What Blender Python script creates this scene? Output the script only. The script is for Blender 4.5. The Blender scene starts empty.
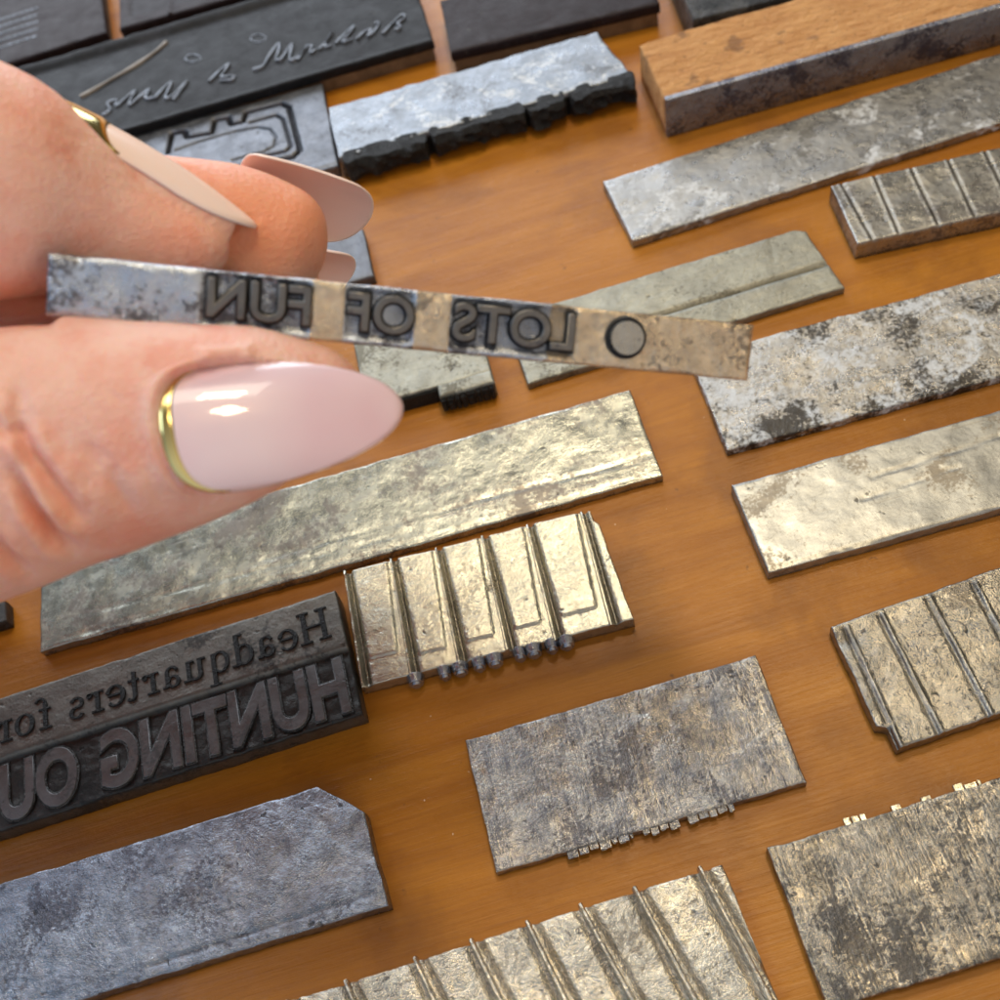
import bpy, bmesh, math, random
import numpy as np
from mathutils import Vector, Matrix

# ------------------------------------------------------------------ camera (1 unit = 1 cm)
SC = bpy.context.scene
COL = SC.collection
FPX, PIT, ROLL, DIST = 1100.0, math.radians(57), math.radians(-17), 20.0
FW = np.array([0, math.cos(PIT), -math.sin(PIT)])
_up = np.array([0, math.sin(PIT), math.cos(PIT)]); _rt = np.array([1.0, 0, 0])
RT = math.cos(ROLL)*_rt + math.sin(ROLL)*_up
UP = -math.sin(ROLL)*_rt + math.cos(ROLL)*_up
CAM = -FW*DIST
cd = bpy.data.cameras.new('camera'); cam = bpy.data.objects.new('camera', cd); COL.objects.link(cam)
m = Matrix.Identity(4)
for i in range(3):
    m[i][0] = RT[i]; m[i][1] = UP[i]; m[i][2] = -FW[i]; m[i][3] = CAM[i]
cam.matrix_world = m
cd.sensor_width = 36; cd.lens = 36*FPX/1000; cd.clip_start = 0.1; cd.clip_end = 2000
cd.dof.use_dof = True; cd.dof.focus_distance = 16.5; cd.dof.aperture_fstop = 0.27
SC.camera = cam

# ------------------------------------------------------------------ world and lamps
w = bpy.data.worlds.new('World'); SC.world = w; w.use_nodes = True
bg = w.node_tree.nodes['Background']; 
# the room round the table: cool daylight on the left, warm walls on the right, lighter behind the camera
_t = w.node_tree; _c = _t.nodes.new('ShaderNodeTexCoord'); _x = _t.nodes.new('ShaderNodeSeparateXYZ'); _t.links.new(_c.outputs['Generated'], _x.inputs[0])
_m = _t.nodes.new('ShaderNodeMapRange'); _t.links.new(_x.outputs[0], _m.inputs['Value']); _m.inputs['From Min'].default_value = -0.55; _m.inputs['From Max'].default_value = 0.35
_k = _t.nodes.new('ShaderNodeMix'); _k.data_type = 'RGBA'; _t.links.new(_m.outputs[0], _k.inputs[0]); _k.inputs[6].default_value = (0.62, 0.78, 1.0, 1); _k.inputs[7].default_value = (1.0, 0.84, 0.66, 1)
_t.links.new(_k.outputs[2], bg.inputs[0])
_r = _t.nodes.new('ShaderNodeMapRange'); _t.links.new(_x.outputs[1], _r.inputs['Value'])
for _n, _v in (('From Min', 0.15), ('From Max', -0.6), ('To Min', 0.09), ('To Max', 0.75)): _r.inputs[_n].default_value = _v
_t.links.new(_r.outputs[0], bg.inputs[1])
def area(name, az, el, dist, sx, sy, power, color, target=(0, 3, 0)):
    l = bpy.data.lights.new(name, 'AREA'); l.shape = 'RECTANGLE'; l.size = sx; l.size_y = sy
    l.energy = power; l.color = color
    o = bpy.data.objects.new(name, l); COL.objects.link(o)
    a, e = math.radians(az), math.radians(el)
    d = Vector((math.sin(a)*math.cos(e), math.cos(a)*math.cos(e), math.sin(e)))
    o.location = Vector(target) + d*dist
    o.rotation_euler = d.to_track_quat('Z', 'Y').to_euler()
    return o
# (azimuth from +y towards +x, elevation): two cool windows, warm room lamp
area('window_light', -12, 28, 50, 70, 30, 35000, (0.84, 0.91, 1.0), (0, 14, 0))
area('side_window_light', -66, 58, 120, 46, 40, 33000, (0.60, 0.79, 1.0), (-4, -5, 0))
area('room_lamp_light', 8, 63, 120, 62, 32, 21000, (1.0, 0.94, 0.80), (0, -4.8, 0))
area('ceiling_lamp_light', 58, 78, 110, 14, 11, 22000, (1.0, 0.76, 0.44), (2, -8, 0))
area('added_glint_light', 22, 67, 110, 18, 11, 24000, (1.0, 0.80, 0.50), (2, -5, 0))  # small added lamp, no known source, for warm glints on the slugs
SC.view_settings.view_transform = 'Standard'
try: SC.view_settings.look = 'None'
except Exception: pass
SC.view_settings.exposure = 0.0; SC.view_settings.gamma = 1.0
SC.cycles.max_bounces = 8

# ------------------------------------------------------------------ helpers
def ray(px, py):
    return FW + RT*((px-500)/FPX) + UP*((500-py)/FPX)
def W(px, py, z=0.0):                    # the point at height z seen at that place of the photo
    d = ray(px, py); t = (z-CAM[2])/d[2]
    return CAM + d*t
def Cp(px, py, depth):
    return CAM + ray(px, py)*depth
def topx(P):
    Q = np.asarray(P)-CAM; dz = Q@FW
    return 500+FPX*(Q@RT)/dz, 500-FPX*(Q@UP)/dz

def _lat(seed):
    return np.random.RandomState(seed).rand(256, 256)
_cache = {}
def vnoise(u, v, seed):
    if seed not in _cache: _cache[seed] = _lat(seed)
    L = _cache[seed]
    iu = np.floor(u).astype(int); iv = np.floor(v).astype(int)
    fu = u-iu; fv = v-iv
    fu = fu*fu*(3-2*fu); fv = fv*fv*(3-2*fv)
    a = L[iu % 256, iv % 256]; b = L[(iu+1) % 256, iv % 256]
    c = L[iu % 256, (iv+1) % 256]; d = L[(iu+1) % 256, (iv+1) % 256]
    return (a*(1-fu)+b*fu)*(1-fv)+(c*(1-fu)+d*fu)*fv-0.5
def fbm(u, v, scale, octv, seed):
    r = 0; a = 1.0
    for k in range(octv):
        r = r + a*vnoise(u*scale*2**k+17.3*k, v*scale*2**k+5.1*k, seed+k); a *= 0.5
    return r

def tag(o, label=None, cat=None, group=None, kind=None):
    if label: o['label'] = label
    if cat: o['category'] = cat
    if group: o['group'] = group
    if kind: o['kind'] = kind
    return o
def link(name, me, mats, parent=None, smooth=False):
    o = bpy.data.objects.new(name, me); COL.objects.link(o)
    for mt in (mats if isinstance(mats, (list, tuple)) else [mats]): me.materials.append(mt)
    if parent: o.parent = parent
    if smooth:
        me.polygons.foreach_set('use_smooth', [True]*len(me.polygons))
    return o
def empty(name, M):
    o = bpy.data.objects.new(name, None); COL.objects.link(o); o.matrix_world = M
    o.empty_display_size = 0.3
    return o
def mk(name, V, F):
    me = bpy.data.meshes.new(name); me.from_pydata([tuple(map(float, p)) for p in V], [], F); me.update()
    return me
def boxes(name, lst, bev=0.0):
    """one mesh out of boxes (x0,x1,y0,y1,z0,z1)"""
    bm = bmesh.new()
    for (x0, x1, y0, y1, z0, z1) in lst:
        vs = [bm.verts.new(p) for p in ((x0,y0,z0),(x1,y0,z0),(x1,y1,z0),(x0,y1,z0),(x0,y0,z1),(x1,y0,z1),(x1,y1,z1),(x0,y1,z1))]
        for f in ((3,2,1,0),(4,5,6,7),(0,1,5,4),(1,2,6,5),(2,3,7,6),(3,0,4,7)): bm.faces.new([vs[i] for i in f])
    if bev:
        bmesh.ops.bevel(bm, geom=bm.edges[:], offset=bev, segments=2, affect='EDGES', profile=0.6)
    me = bpy.data.meshes.new(name); bm.to_mesh(me); bm.free()
    return me

# ------------------------------------------------------------------ materials
class NT:
    def __init__(s, name):
        s.m = bpy.data.materials.new(name); s.m.use_nodes = True
        s.t = s.m.node_tree; s.b = s.t.nodes['Principled BSDF']
        s.tc = s.n('ShaderNodeTexCoord')
        s.co = s.tc.outputs['Object']
    def n(s, typ, **kw):
        nd = s.t.nodes.new(typ)
        for k, v in kw.items():
            if hasattr(nd, k): setattr(nd, k, v)
        return nd
    def put(s, inp, val):
        if hasattr(val, 'is_output') or isinstance(val, bpy.types.NodeSocket): s.t.links.new(val, inp)
        else: inp.default_value = val
    def mapping(s, scale=(1,1,1), rot=(0,0,0), loc=(0,0,0)):
        nd = s.n('ShaderNodeMapping'); s.t.links.new(s.co, nd.inputs[0])
        nd.inputs['Location'].default_value = loc; nd.inputs['Rotation'].default_value = rot; nd.inputs['Scale'].default_value = scale
        return nd.outputs[0]
    def noise(s, scale, detail=4, rough=0.55, vec=None, dist=0.0):
        nd = s.n('ShaderNodeTexNoise'); nd.inputs['Scale'].default_value = scale
        nd.inputs['Detail'].default_value = detail; nd.inputs['Roughness'].default_value = rough
        nd.inputs['Distortion'].default_value = dist
        s.t.links.new(vec or s.co, nd.inputs['Vector']); return nd.outputs['Fac']
    def voro(s, scale, feature='DISTANCE_TO_EDGE', vec=None):
        nd = s.n('ShaderNodeTexVoronoi'); nd.feature = feature; nd.inputs['Scale'].default_value = scale
        s.t.links.new(vec or s.co, nd.inputs['Vector']); return nd.outputs['Distance']
    def ramp(s, fac, lo, hi, a=0.0, b=1.0):
        nd = s.n('ShaderNodeMapRange'); nd.clamp = True
        for k, v in zip(('From Min','From Max','To Min','To Max'), (lo, hi, a, b)): nd.inputs[k].default_value = v
        s.t.links.new(fac, nd.inputs['Value']); return nd.outputs[0]
    def mix(s, fac, a, b):
        nd = s.n('ShaderNodeMix'); nd.data_type = 'RGBA'
        s.put(nd.inputs[0], fac)
        s.put(nd.inputs[6], a if not isinstance(a, tuple) else (*a[:3], 1)); s.put(nd.inputs[7], b if not isinstance(b, tuple) else (*b[:3], 1))
        return nd.outputs[2]
    def math(s, op, a, b=0.0):
        nd = s.n('ShaderNodeMath'); nd.operation = op; s.put(nd.inputs[0], a); s.put(nd.inputs[1], b); return nd.outputs[0]
    def bump(s, h, dist, strength=1.0, normal=None):
        nd = s.n('ShaderNodeBump'); nd.inputs['Distance'].default_value = dist; nd.inputs['Strength'].default_value = strength
        s.t.links.new(h, nd.inputs['Height'])
        if normal: s.t.links.new(normal, nd.inputs['Normal'])
        return nd.outputs[0]

def metal(name, c1, c2, seed=0, stain=0.3, stain_col=(0.06,0.055,0.05), oxide=0.0, ox_col=(0.62,0.64,0.66),
          rough=(0.28,0.5), crinkle=1.0, cr_scale=7.0, scratch=0.6, scr_rot=1.45, metallic=0.9, lines=0.5, tone=1.1, spark=1.0, crack=0.0):
    s = NT(name)
    off = (seed*3.7, seed*-2.3, seed*1.1)
    base = s.mapping(loc=off)
    big = s.noise(0.75*tone, 6, 0.62, base, 0.6)
    mid = s.noise(2.6, 8, 0.72, base, 0.1)
    fine = s.noise(14, 5, 0.65, base)
    # brushed streaks: long thin marks
    st = s.noise(1.0, 3, 0.6, s.mapping((30, 1.6, 20), (0, 0, scr_rot-1.57), off))
    col = s.mix(s.ramp(s.math('ADD', mid, s.math('MULTIPLY', s.math('SUBTRACT', st, 0.5), 0.35*scratch)), 0.32, 0.68), c1, c2)
    ln = s.noise(1.0, 4, 0.6, s.mapping((0.35, 22, 10), (0, 0, 0.03), off))
    smask = s.ramp(s.math('ADD', s.math('ADD', big, s.math('MULTIPLY', s.math('SUBTRACT', fine, 0.5), 0.55)), s.math('MULTIPLY', s.math('SUBTRACT', st, 0.5), 0.30*scratch)), 0.62-0.20*stain, 0.68-0.14*stain)
    smask = s.math('MULTIPLY', smask, min(1.0, 0.45+stain))
    col = s.mix(smask, col, stain_col)
    col = s.mix(s.math('MULTIPLY', s.ramp(st, 0.60, 0.70), 0.45*scratch), col, (min(1,c2[0]*1.35), min(1,c2[1]*1.33), min(1,c2[2]*1.3)))
    col = s.mix(s.math('MULTIPLY', s.ramp(ln, 0.62, 0.66), 0.7*lines), col, stain_col)
    # little dark pits
    pit = s.noise(5.5, 2, 0.5, base)
    col = s.mix(s.math('MULTIPLY', s.ramp(pit, 0.70, 0.76), 0.7), col, (0.05,0.045,0.04))
    if crack:
        cn = s.noise(2.6, 4, 0.55, base, 0.8)
        cl = s.ramp(s.math('ABSOLUTE', s.math('SUBTRACT', cn, 0.5)), 0.0, 0.014, 1.0, 0.0)
        cl = s.math('MULTIPLY', cl, s.ramp(mid, 0.42, 0.52))
        col = s.mix(s.math('MULTIPLY', cl, crack), col, tuple(x*0.5 for x in stain_col))
    at = s.n('ShaderNodeAttribute'); at.attribute_name = 'groove_shade'
    col = s.mix(s.math('MULTIPLY', at.outputs['Fac'], 0.85), col, tuple(x*0.6 for x in stain_col))  # dark look of the grooves, shade painted into the base colour
    met = metallic
    rg = s.ramp(s.math('ADD', s.noise(2.2, 7, 0.72, base, 0.2), s.math('MULTIPLY', s.math('SUBTRACT', st, 0.5), 0.28*scratch)), 0.36, 0.64, rough[0], rough[1])
    rg = s.math('ADD', rg, s.math('MULTIPLY', smask, 0.12))
    if oxide > 0:
        om = s.ramp(s.math('ADD', s.noise(1.1, 5, 0.6, s.mapping(loc=(off[0]+9, off[1], 3)), 0.8), s.math('MULTIPLY', s.math('SUBTRACT', s.noise(9, 5, 0.75, base), 0.5), 0.75)), 0.66-0.16*oxide, 0.76-0.12*oxide)
        om = s.math('MULTIPLY', om, 0.85)
        col = s.mix(om, col, ox_col)
        met = s.math('MULTIPLY', s.math('SUBTRACT', 1.0, om), metallic)
        rg = s.math('ADD', rg, s.math('MULTIPLY', om, 0.25))
    s.put(s.b.inputs['Base Color'], col); s.put(s.b.inputs['Metallic'], met); s.put(s.b.inputs['Roughness'], rg)
    cr = s.noise(cr_scale, 8, 0.62, base, 0.25)
    cr2 = s.noise(cr_scale*4.3, 4, 0.6, base, 0.1)
    cr3 = s.noise(cr_scale*14, 2, 0.6, base)
    h = s.math('ADD', s.math('MULTIPLY', cr, 0.8), s.math('MULTIPLY', cr2, 0.34))
    h = s.math('ADD', h, s.math('MULTIPLY', cr3, 0.10))
    h = s.math('ADD', h, s.math('MULTIPLY', st, 0.25*scratch))
    h = s.math('SUBTRACT', h, s.math('MULTIPLY', s.ramp(ln, 0.64, 0.72), 0.25*lines))
    h = s.math('SUBTRACT', h, s.math('MULTIPLY', s.ramp(pit, 0.68, 0.76), 0.35))
    sm = s.ramp(s.math('ADD', s.noise(1.0, 5, 0.7, s.mapping(loc=(off[0]+4, off[1]-7, 1)), 0.4), s.math('MULTIPLY', s.math('SUBTRACT', st, 0.5), 0.25*scratch)), 0.36, 0.62)
    gl = s.math('ADD', s.noise(24, 3, 0.7, base), s.math('MULTIPLY', s.noise(1.0, 3, 0.6, s.mapping((60, 3.5, 20), (0, 0, scr_rot-1.57), off)), 0.45*scratch))
    h = s.math('ADD', h, s.math('MULTIPLY', s.math('MULTIPLY', gl, sm), 0.85*spark))
    rg = s.math('SUBTRACT', rg, s.math('MULTIPLY', sm, 0.12*spark)); s.put(s.b.inputs['Roughness'], s.math('MAXIMUM', rg, 0.07))
    n1 = s.bump(h, 0.05*crinkle, 1.0)
    s.put(s.b.inputs['Normal'], s.bump(s.noise(1.3, 3, 0.5, base), 0.012+0.03*min(1.0, spark), 1.0, n1))
    return s.m

def simple(name, c, rough=0.6, metallic=0.0, var=0.3, sc=6.0, bump=0.02, c2=None, bs=None):
    s = NT(name)
    c2 = c2 or tuple(max(0, x*(1-var)) for x in c)
    col = s.mix(s.ramp(s.noise(sc, 6, 0.65, None, 0.4), 0.35, 0.65), c, c2)
    s.put(s.b.inputs['Base Color'], col); s.b.inputs['Metallic'].default_value = metallic
    s.put(s.b.inputs['Roughness'], s.ramp(s.noise(sc*0.6, 4), 0.3, 0.7, rough*0.8, min(1, rough*1.2)))
    if bump: s.put(s.b.inputs['Normal'], s.bump(s.noise(bs or sc*3, 6, 0.65), bump))
    return s.m

def wood_table():
    s = NT('varnished orange wood')
    g1 = s.noise(1.0, 7, 0.62, s.mapping((0.16, 1.5, 1), (0, 0, 0.05)), 0.5)
    g2 = s.noise(1.0, 5, 0.7, s.mapping((0.8, 16, 1), (0, 0, 0.05)), 0.3)
    blot = s.noise(0.35, 5, 0.6, None, 0.4)
    col = s.mix(s.ramp(g1, 0.34, 0.66), (0.33,0.112,0.006), (0.45,0.172,0.012))
    col = s.mix(s.math('MULTIPLY', s.ramp(g2, 0.48, 0.70), 0.32), col, (0.24,0.08,0.010))
    col = s.mix(s.math('MULTIPLY', s.ramp(blot, 0.50, 0.64), 0.55), col, (0.20,0.066,0.007))
    fib = s.noise(1.0, 3, 0.6, s.mapping((2.2, 46, 1), (0, 0, 0.05)))
    col = s.mix(s.math('MULTIPLY', s.ramp(fib, 0.62, 0.70), 0.32), col, (0.20,0.075,0.014))
    speck = s.noise(3.1, 3, 0.7)
    col = s.mix(s.math('MULTIPLY', s.ramp(speck, 0.72, 0.735), 0.7), col, (0.75,0.60,0.42))
    dk = s.noise(2.3, 3, 0.6, s.mapping(loc=(8,3,0)))
    col = s.mix(s.math('MULTIPLY', s.ramp(dk, 0.69, 0.73), 0.5), col, (0.10,0.045,0.015))
    s.put(s.b.inputs['Base Color'], col)
    s.put(s.b.inputs['Roughness'], s.ramp(s.noise(0.9, 6, 0.65), 0.3, 0.7, 0.30, 0.42))
    s.b.inputs['Specular IOR Level'].default_value = 0.34
    h = s.math('ADD', s.math('MULTIPLY', g2, 0.6), s.math('MULTIPLY', s.noise(3.0, 6, 0.6), 0.8))
    s.put(s.b.inputs['Normal'], s.bump(h, 0.016))
    return s.m

M_TABLE = wood_table()

# ------------------------------------------------------------------ the table
tb = boxes('tabletop', [(-60, 60, -40, 70, -3, 0)])
tag(link('tabletop', tb, M_TABLE), kind='structure')

# ------------------------------------------------------------------ slab builder
def frame(tl, tr, z, third=None, width=None, ext_l=0.0, ext_r=0.0):
    A = W(*tl, z)[:2]; B = W(*tr, z)[:2]
    L = np.linalg.norm(B-A); u = (B-A)/L; v = np.array([u[1], -u[0]])      # v points towards the viewer
    if third is not None: width = float((W(*third, z)[:2]-A)@v)
    A = A-u*ext_l; L += ext_l+ext_r
    M = Matrix(((u[0], v[0], 0, A[0]), (u[1], v[1], 0, A[1]), (0, 0, -1, 0), (0, 0, 0, 1)))
    # right-handed: x=u, y=v, z down -> flip so that local z is up
    M = Matrix(((u[0], -v[0], 0, A[0]), (u[1], -v[1], 0, A[1]), (0, 0, 1, 0), (0, 0, 0, 1)))
    def loc(px, py, zz=z):
        P = W(px, py, zz)[:2]-A
        return float(P@u), float(P@v)
    return M, float(L), float(width), loc
# local coordinates: x = u along the slug, y = -v (v grows towards the viewer), z up
def slab_mesh(name, L, Wd, t, hf=None, vmin=None, vmax=None, umin=None, umax=None, res=0.045, jit=0.012, edge=0.03, rough=0.006, seed=1, z0=0.0, groove_shade=True):
    nu = max(8, int(L/res)); nv = max(6, int(Wd/res))
    e = np.array([0, 0.004, 0.010, 0.02])
    tu = np.concatenate([e/ L, np.linspace(0.03/L, 1-0.03/L, nu), 1-e[::-1]/L])
    tv = np.concatenate([e/Wd, np.linspace(0.03/Wd, 1-0.03/Wd, nv), 1-e[::-1]/Wd])
    TU, TV = np.meshgrid(tu, tv, indexing='ij')
    U0 = TU*L
    a = vmin(U0) if vmin else np.zeros_like(U0)
    b = vmax(U0) if vmax else np.full_like(U0, Wd)
    a = a + jit*1.5*fbm(U0, U0*0, 3.5, 5, seed); b = b + jit*1.5*fbm(U0, U0*0+9, 3.5, 5, seed+7)
    V = a+TV*(b-a)
    c = umin(V) if umin else 0; d = umax(V) if umax else L
    c = c + jit*1.6*fbm(V, V*0+3, 2.2, 4, seed+3); d = d + jit*1.6*fbm(V, V*0+5, 2.2, 4, seed+5)
    U = c+TU*(d-c)
    du = np.minimum(TU, 1-TU)*L; dv = np.minimum(TV*(b-a), (1-TV)*(b-a))
    dist = np.minimum(du, dv)
    Z = np.full_like(U, t) + rough*2*fbm(U, V, 1.6, 5, seed+11)
    if hf is not None: Z = Z + hf(U, V)
    er = edge*(1+0.8*vnoise(U*3, V*3, seed+20))
    k = np.clip(1-dist/er, 0, 1); Z = Z - er*0.7*k*k
    n, mm = U.shape
    top = np.stack([U, -V, Z], -1).reshape(-1, 3)
    idx = np.arange(n*mm).reshape(n, mm)
    F = np.stack([idx[:-1, :-1], idx[:-1, 1:], idx[1:, 1:], idx[1:, :-1]], -1).reshape(-1, 4).tolist()
    loop = list(idx[:, 0]) + list(idx[-1, 1:]) + list(idx[-2::-1, -1]) + list(idx[0, -2:0:-1])
    V3 = top.tolist(); prev = loop
    H = t-z0
    for q in (0.75, 0.5, 0.25, 0.0):
        cur = []
        for i, li in enumerate(loop):
            x, y, z = top[li]
            jx = 0.006*math.sin(i*0.9+q*7+seed); 
            if q == 0: jx = 0
            cur.append(len(V3)); V3.append([x+jx, y+jx, z0+(z-z0)*q if q else z0])
        for i in range(len(loop)):
            j = (i+1) % len(loop)
            F.append([prev[i], prev[j], cur[j], cur[i]])
        prev = cur
    F.append(prev)
    me = mk(name, V3, F)
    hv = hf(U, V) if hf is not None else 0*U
    dv_ = np.zeros(len(V3)); dv_[:n*mm] = np.clip(-(hv+0.02)/0.05, 0, 1).ravel() if groove_shade else 0  # recess depth drives the painted groove shade
    me.attributes.new('groove_shade', 'FLOAT', 'POINT').data.foreach_set('value', dv_)
    nt = (n-1)*(mm-1)
    sm = [True]*nt+[True]*(len(F)-nt-1)+[False]
    me.polygons.foreach_set('use_smooth', sm)
    bm = bmesh.new(); bm.from_mesh(me); bmesh.ops.recalc_face_normals(bm, faces=bm.faces[:]); bm.to_mesh(me); bm.free()
    return me

def slab(name, label, tl, tr, z, mat, third=None, width=None, ext_l=0, ext_r=0, cat='metal slug', group='metal slugs lying on the table', hf=None, parts=False, **kw):
    M, L, Wd, loc = frame(tl, tr, z, third, width, ext_l, ext_r)
    if hf: 
        h0 = hf; hf = lambda U, V: h0(U, V, L, Wd, loc)
    for k in ('vmin', 'vmax', 'umin', 'umax'):
        if k in kw:
            g0 = kw[k]; kw[k] = (lambda g: (lambda X: g(X, L, Wd, loc)))(g0)
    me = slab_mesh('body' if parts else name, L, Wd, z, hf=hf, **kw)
    if parts:
        root = empty(name, M); tag(root, label, cat, group)
        body = link('body', me, mat, root)
        return root, body, M, L, Wd, loc
    o = link(name, me, mat); o.matrix_world = M; tag(o, label, cat, group)
    return o, o, M, L, Wd, loc

def seg_d(U, V, p, q):
    """distance to a segment and parameter along it"""
    px, py = p; dx, dy = q[0]-px, q[1]-py; LL = dx*dx+dy*dy+1e-9
    t = np.clip(((U-px)*dx+(V-py)*dy)/LL, 0, 1)
    return np.hypot(U-px-t*dx, V-py-t*dy), t
def groove(U, V, p, q, wd, dep):
    d, t = seg_d(U, V, p, q); return -dep*np.exp(-(d/wd)**2)

def rib_mesh(p0, p1, w0, w1, h0, h1, z, seed=0):
    """a tapering wedge-like rib from p0 to p1 in (u,v)"""
    rng = np.random.RandomState(seed); n = 26
    d = np.array(p1)-np.array(p0); Ln = np.linalg.norm(d); d = d/Ln; nrm = np.array([-d[1], d[0]])
    V = []; F = []
    prof = [(-0.5, -0.03), (-0.46, 0.65), (-0.22, 1.0), (0.12, 0.98), (0.34, 0.55), (0.5, -0.03)]
    for i in range(n+1):
        s = i/n; ww = (w0*(1-s)+w1*s)*(1+0.12*rng.randn()*0.6); hh = (h0*(1-s)+h1*s)*(1+0.06*rng.randn())
        if i == 0: hh *= 0.75
        c = np.array(p0)+d*Ln*s
        for a, b in prof:
            q = c+nrm*a*ww; V.append((q[0], -q[1], z+(b*hh if b > 0 else b)))
    k = len(prof)
    for i in range(n):
        for j in range(k-1): F.append([i*k+j, i*k+j+1, (i+1)*k+j+1, (i+1)*k+j])
    F.append(list(range(k))); F.append([n*k+j for j in range(k)][::-1])
    me = mk('rib', V, F); bm = bmesh.new(); bm.from_mesh(me); bmesh.ops.recalc_face_normals(bm, faces=bm.faces[:]); bm.to_mesh(me); bm.free()
    return me

# ------------------------------------------------------------------ metal tones
G1 = (0.46,0.46,0.45); G2 = (0.30,0.30,0.30)
m_pale   = metal('pale warm type metal', (0.56,0.55,0.46), (0.33,0.325,0.28), 1, stain=0.55, stain_col=(0.20,0.18,0.16), rough=(0.18,0.36), crinkle=0.13, scratch=0.15, lines=1.0, spark=0.5, crack=0.5)
m_center = metal('scuffed grey type metal', (0.60,0.56,0.49), (0.20,0.20,0.215), 2, stain=0.38, stain_col=(0.17,0.16,0.16), rough=(0.12,0.27), crinkle=0.34, scratch=0.8, spark=2.0)
m_rib    = metal('ribbed yellowish type metal', (0.57,0.545,0.45), (0.46,0.44,0.37), 3, stain=0.08, stain_col=(0.24,0.21,0.16), rough=(0.18,0.32), crinkle=0.28, scratch=0.0, lines=0.2, spark=0.6, crack=0.25)
m_cream  = metal('smooth pale type metal', (0.46,0.47,0.46), (0.36,0.365,0.36), 4, stain=0.3, stain_col=(0.22,0.19,0.15), rough=(0.34,0.46), crinkle=0.10, scratch=0.2, lines=0.5, cr_scale=4, spark=0.15, crack=0.4)
m_oxide  = metal('mottled oxidised type metal', (0.46,0.44,0.41), (0.32,0.31,0.29), 5, stain=0.5, oxide=0.8, rough=(0.22,0.48), crinkle=0.5, scratch=0.0)
m_grey   = metal('dull grey type metal', (0.42,0.42,0.42), (0.30,0.30,0.30), 6, stain=0.12, oxide=0.6, rough=(0.24,0.48), crinkle=0.3, scratch=0.1, lines=0.3, spark=0.4)
m_cross  = metal('yellow grey type metal', (0.36,0.355,0.30), (0.25,0.245,0.21), 7, stain=0.4, stain_col=(0.15,0.14,0.11), rough=(0.4,0.6), crinkle=0.35, scratch=0.2, lines=0.4, spark=0.2, crack=0.3)
m_rough  = metal('cast pitted type metal', (0.44,0.42,0.38), (0.25,0.24,0.215), 8, stain=0.12, stain_col=(0.14,0.12,0.10), rough=(0.14,0.28), crinkle=0.4, cr_scale=8, scratch=0.0, lines=0.1, spark=1.2, crack=0.4)
m_corner = metal('scraped grey gold type metal', (0.60,0.53,0.42), (0.17,0.16,0.14), 9, stain=0.48, stain_col=(0.12,0.11,0.10), rough=(0.12,0.27), crinkle=0.36, cr_scale=8, scratch=0.8, lines=0.1, spark=2.2)
m_gold   = metal('bright crackled type metal', (0.76,0.69,0.55), (0.42,0.39,0.33), 10, stain=0.06, stain_col=(0.25,0.2,0.14), rough=(0.12,0.26), crinkle=0.6, cr_scale=6, scratch=0.0, lines=0.0, spark=1.5, crack=0.8)
m_blue   = metal('bluish rough type metal', (0.38,0.41,0.46), (0.17,0.18,0.21), 11, stain=0.3, stain_col=(0.10,0.10,0.12), rough=(0.12,0.30), crinkle=0.5, cr_scale=9, scratch=0.0, lines=0.1, spark=1.2)
m_dark   = metal('dark patinated type metal', (0.19,0.18,0.16), (0.12,0.115,0.105), 12, stain=0.3, stain_col=(0.05,0.05,0.05), rough=(0.38,0.55), crinkle=0.35, scratch=0.3, lines=0.2, spark=0.2)
m_darkr  = metal('dark grimy type metal', (0.10,0.095,0.09), (0.05,0.05,0.05), 13, stain=0.4, stain_col=(0.03,0.03,0.03), rough=(0.3,0.5), crinkle=1.3, scratch=0.2, lines=0.0)
m_galv   = metal('galvanised pale blue metal', (0.25,0.265,0.29), (0.165,0.18,0.20), 14, stain=0.1, oxide=0.5, rough=(0.26,0.46), crinkle=0.3, scratch=0.1, lines=0.1, spark=0.3)
m_slate  = metal('slate grey type metal', (0.19,0.20,0.225), (0.11,0.115,0.13), 15, stain=0.3, stain_col=(0.06,0.06,0.07), rough=(0.38,0.55), crinkle=0.4, scratch=0.3, lines=0.3, spark=0.2)
m_ruled  = metal('ruled grey type metal', (0.44,0.43,0.40), (0.32,0.31,0.29), 25, stain=0.3, stain_col=(0.12,0.11,0.11), rough=(0.22,0.44), crinkle=0.25, scratch=0.3, lines=0.1, spark=0.4)
m_stud   = metal('shiny stud metal', (0.55,0.57,0.62), (0.35,0.37,0.42), 26, stain=0.3, rough=(0.15,0.3), crinkle=0.2, lines=0)
m_ink    = simple('black ink crust', (0.014,0.013,0.012), 0.42, 0.3, 0.5, 6, 0.08)
m_inkg   = simple('dark ink residue', (0.035,0.038,0.045), 0.45, 0.6, 0.5, 9, 0.03)
m_letter = metal('worn letter metal', (0.17,0.17,0.17), (0.11,0.11,0.11), 16, stain=0.2, stain_col=(0.07,0.07,0.07), rough=(0.35,0.5), crinkle=0.2, scratch=0.2, lines=0, spark=0.1)

# ------------------------------------------------------------------ plain and ribbed slugs
rng = random.Random(4)
# B: long pale slug
def hf_b(U, V, L, Wd, loc):
    z = 0
    for a, b, wd, dp in (((60,640),(640,478),0.02,0.012),((260,560),(650,455),0.018,0.01),((60,620),(420,530),0.02,0.01),((470,500),(640,462),0.02,0.012),((300,530),(330,600),0.015,0.008)):
        z = z+groove(U, V, loc(*a), loc(*b), wd, dp)
    return z
bl, br_ = (40, 651), (662, 475)
Mb, Lb, _, locb = frame(bl, br_, 0.22, width=1)
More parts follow.
